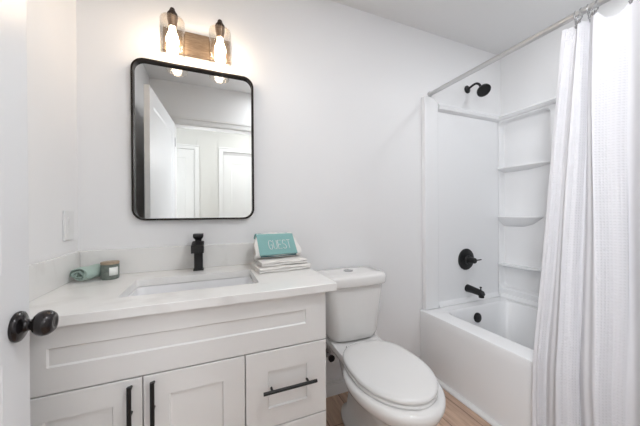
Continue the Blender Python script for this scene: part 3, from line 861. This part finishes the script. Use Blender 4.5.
# towel stack: frame with x across, +y to the wall
def T(x, y, z, rz=0, rx=0): return Matrix.Translation((x, y, z)) @ Matrix.Rotation(rz, 4, 'Z') @ Matrix.Rotation(rx, 4, 'X')
rzt = math.radians(5)
bm = ribbon(serpentine(.165, .0125, 2), .0118, .255, T(.326, 1.224, CT + .0003, rzt), seed=2)
tag(obj('bath_towel', bm, M['towel_white'], sharp=60), 'white folded towel lying flat on the counter, bottom of the towel pile', 'towel', 'folded towels on the counter')
bm = ribbon(serpentine(.150, .0105, 2), .0098, .228, T(.327, 1.243, CT + .0268, rzt), seed=3)
tag(obj('hand_towel', bm, M['towel_white'], sharp=60), 'smaller white folded towel lying on top of the bottom towel, under the teal cloth', 'towel', 'folded towels on the counter')
# leaning white towel behind
lean = math.radians(52)
bm = ribbon(serpentine(.118, .016, 3), .0152, .240, T(.312, 1.352, CT + .050, rzt, lean), seed=4, wob=.003, taper=.26, nx=22)
tag(obj('bath_towel', bm, M['towel_white'], sharp=60), 'thick white folded towel leaning upright against the backsplash behind the teal cloth', 'towel', 'folded towels on the counter')
# teal guest cloth on the lean
tm = T(.313, 1.322, CT + .059, rzt, lean)
teal = thing('guest_towel', 'teal cloth with white stitched lettering draped on the white towels', 'towel', (.317, 1.325, CT + .055))
pathz = [(0.0, .004), (.03, .004), (.07, .004), (.10, .004), (.120, .003), (.130, -.003), (.135, -.013), (.136, -.030), (.133, -.045)]
def ribbon_free(path, thick, width, mtx, nx=14, wob=.001, taper=0.0, seed=1):
    P_ = [Vector(p) for p in path]; A_, B_ = [], []
    for i, p in enumerate(P_):
        t = (P_[min(i + 1, len(P_) - 1)] - P_[max(i - 1, 0)]).normalized(); n_ = Vector((-t.y, t.x)) * thick / 2
        A_.append(p + n_); B_.append(p - n_)
    loop = A_ + B_[::-1]; bm = NB(); rings = []
    for k in range(nx + 1):
        f = k / nx
        rings.append([mtx @ Vector(((f - .5) * width, q.x, q.y + wob * math.sin(f * 7 + seed + q.x * 30))) for q in loop])
    loft(bm, rings); return bm
obj('cloth', ribbon_free([(a, b_ + .012) for a, b_ in pathz], .010, .196, tm), M['towel_teal'], teal, sharp=50)
obj('hem', ribbon_free([(-.005, .009), (-.002, .0092), (0.0, .0095)], .004, .186, tm), M['towel_teal_edge'], teal, sharp=50)
# lettering G U E S T in tall thin strokes on the cloth
def stroke(bm, pts):
    P3 = [tm @ Vector((x, y, .0225)) for x, y in pts]
    tube(bm, P3, .0014, 6)
glyph = {'G': [[(1, .85), (.8, 1), (.3, 1), (.05, .8), (0, .5), (.05, .2), (.3, 0), (.75, 0), (1, .2), (1, .48), (.55, .48)]],
         'U': [[(0, 1), (0, .25), (.2, 0), (.7, 0), (1, .25), (1, 1)]],
         'E': [[(1, 1), (0, 1), (0, 0), (1, 0)], [(0, .5), (.8, .5)]],
         'S': [[(1, .85), (.75, 1), (.3, 1), (.05, .8), (.15, .58), (.8, .42), (1, .2), (.75, 0), (.3, 0), (0, .15)]],
         'T': [[(0, 1), (1, 1)], [(.5, 1), (.5, 0)]]}
bm = NB(); x_ = -.045
for ch in 'GUEST':
    for st in glyph[ch]: stroke(bm, [(x_ + px * .018, .030 + py * .050) for px, py in st])
    x_ += .0245
obj('lettering', bm, M['thread'], teal)

# rolled sage cloth
def spiral(r0, r1, turns, n=80, sq_=.84):
    return [((r0 + (r1 - r0) * t / n) * math.cos(turns * 2 * PI * t / n + 2.4), (r0 + (r1 - r0) * t / n) * math.sin(turns * 2 * PI * t / n + 2.4) * sq_) for t in range(n + 1)]
p0 = Vector((-.494, 1.362, CT)); p1 = Vector((-.452, 1.438, CT)); dv = (p1 - p0); ln = dv.length
ax_ = dv.normalized(); sd = Vector((ax_.y, -ax_.x, 0)); mm = Matrix(((ax_.x, sd.x, 0, (p0.x + p1.x) / 2), (ax_.y, sd.y, 0, (p0.y + p1.y) / 2), (0, 0, 1, CT + .0315), (0, 0, 0, 1)))
P_ = [Vector((p[0] * 1.22, p[1])) for p in spiral(.008, .0340, 2.15)]
def ribbon3(P_, thick, width, mtx, nx=10, wob=.0015):
    A_, B_ = [], []
    for i, p in enumerate(P_):
        t = (P_[min(i + 1, len(P_) - 1)] - P_[max(i - 1, 0)]).normalized(); n_ = Vector((-t.y, t.x)) * thick / 2
        A_.append(p + n_); B_.append(p - n_)
    loop = A_ + B_[::-1]; bm = NB(); rings = []
    for k in range(nx + 1):
        f = k / nx
        rings.append([mtx @ Vector(((f - .5) * width + (wob * math.sin(i * .4) if k in (0, nx) else 0), q.x * (1 + .02 * math.sin(f * 8)), max(-.0312, q.y + wob * .4 * math.sin(f * 11 + i * .13)))) for i, q in enumerate(loop)])
    loft(bm, rings); return bm
tag(obj('washcloth', ribbon3(P_, .0058, ln + .016, mm, wob=.004), M['towel_sage'], sharp=60), 'sage green cloth rolled up in the left corner of the counter', 'washcloth')

# candle jar
cx, cy = -.405, 1.397
can = thing('candle', 'small grey-green jar candle with wooden lid and pale label', 'candle', (cx, cy, CT))
bm = NB(); lathe(bm, (cx, cy, CT + .0003), (0, 0, 1), [(0, .0285), (.003, .0315), (.006, .0325), (.061, .0325), (.063, .031), (.063, .0)], 40); obj('jar', bm, M['jar'], can)
bm = NB(); lathe(bm, (cx, cy, CT + .0635), (0, 0, 1), [(0, .0325), (.0075, .0335), (.0095, .032), (.0095, 0)], 40); obj('lid', bm, M['lidwood'], can)
bm = NB(); n = 12; a0, a1 = math.radians(-80), math.radians(-22); rr_ = .0330
loft(bm, [[(cx + q * math.cos(a0 + (a1 - a0) * k / n), cy + q * math.sin(a0 + (a1 - a0) * k / n), z) for k in range(n + 1)] for q, z in ((rr_, CT + .018), (rr_, CT + .052))], False, False, closed=False)
o = obj('paper_label', bm, M['paper'], can); sm_ = o.modifiers.new('thick', 'SOLIDIFY'); sm_.thickness = .0004

# ------------------------------------------------------------------ ceiling lights (out of frame, they light the room; the tub one is added fill)
for nm, x, y, r_, lab in (('c', 1.90, .62, .085, 'small round recessed fill light added in the ceiling over the bathtub'), ('a', .74, .26, .10, 'round flush ceiling light in the middle of the bathroom ceiling'), ('b', .62, -.50, .17, 'round flush ceiling light on the hall ceiling outside the door')):
    cl = thing('ceiling_light', lab, 'ceiling light', (x, y, ZC))
    bm = NB(); n = 40
    loft(bm, [[(x + q * math.cos(2 * PI * k / n), y + q * math.sin(2 * PI * k / n), z) for k in range(n)] for q, z in ((r_ + .02, ZC - .0005), (r_ + .018, ZC - .018), (r_ + .004, ZC - .020), (r_ + .003, ZC - .0005))], False, False)
    obj('trim_ring', bm, M['trim'], cl)
    bm = NB(); lathe(bm, (x, y, ZC - .001), (0, 0, -1), [(0, r_), (.012, r_), (.014, r_ - .01), (.014, 0)], 40); obj('diffuser', bm, M['lamp_glow'], cl)

# added sconce in the hall, stand-in for a camera flash (lights the bathroom through the open door)
sc = thing('fill_sconce', 'added round white fill sconce on the hall wall opposite the bathroom door', 'wall light', (0.84, HY, 1.95))
bm = NB(); lathe(bm, (0.84, HY + .0005, 1.95), (0, 1, 0), [(0, .06), (.015, .06), (.018, .05), (.03, .02), (.03, 0)], 32); obj('backplate', bm, M['trim'], sc)
bm = NB(); lathe(bm, (0.84, HY + .031, 1.95), (0, 1, 0), [(0, .045), (.010, .070), (.03, .078), (.05, .072), (.06, .05), (.06, 0)], 32); obj('diffuser', bm, M['lamp_glow'], sc)
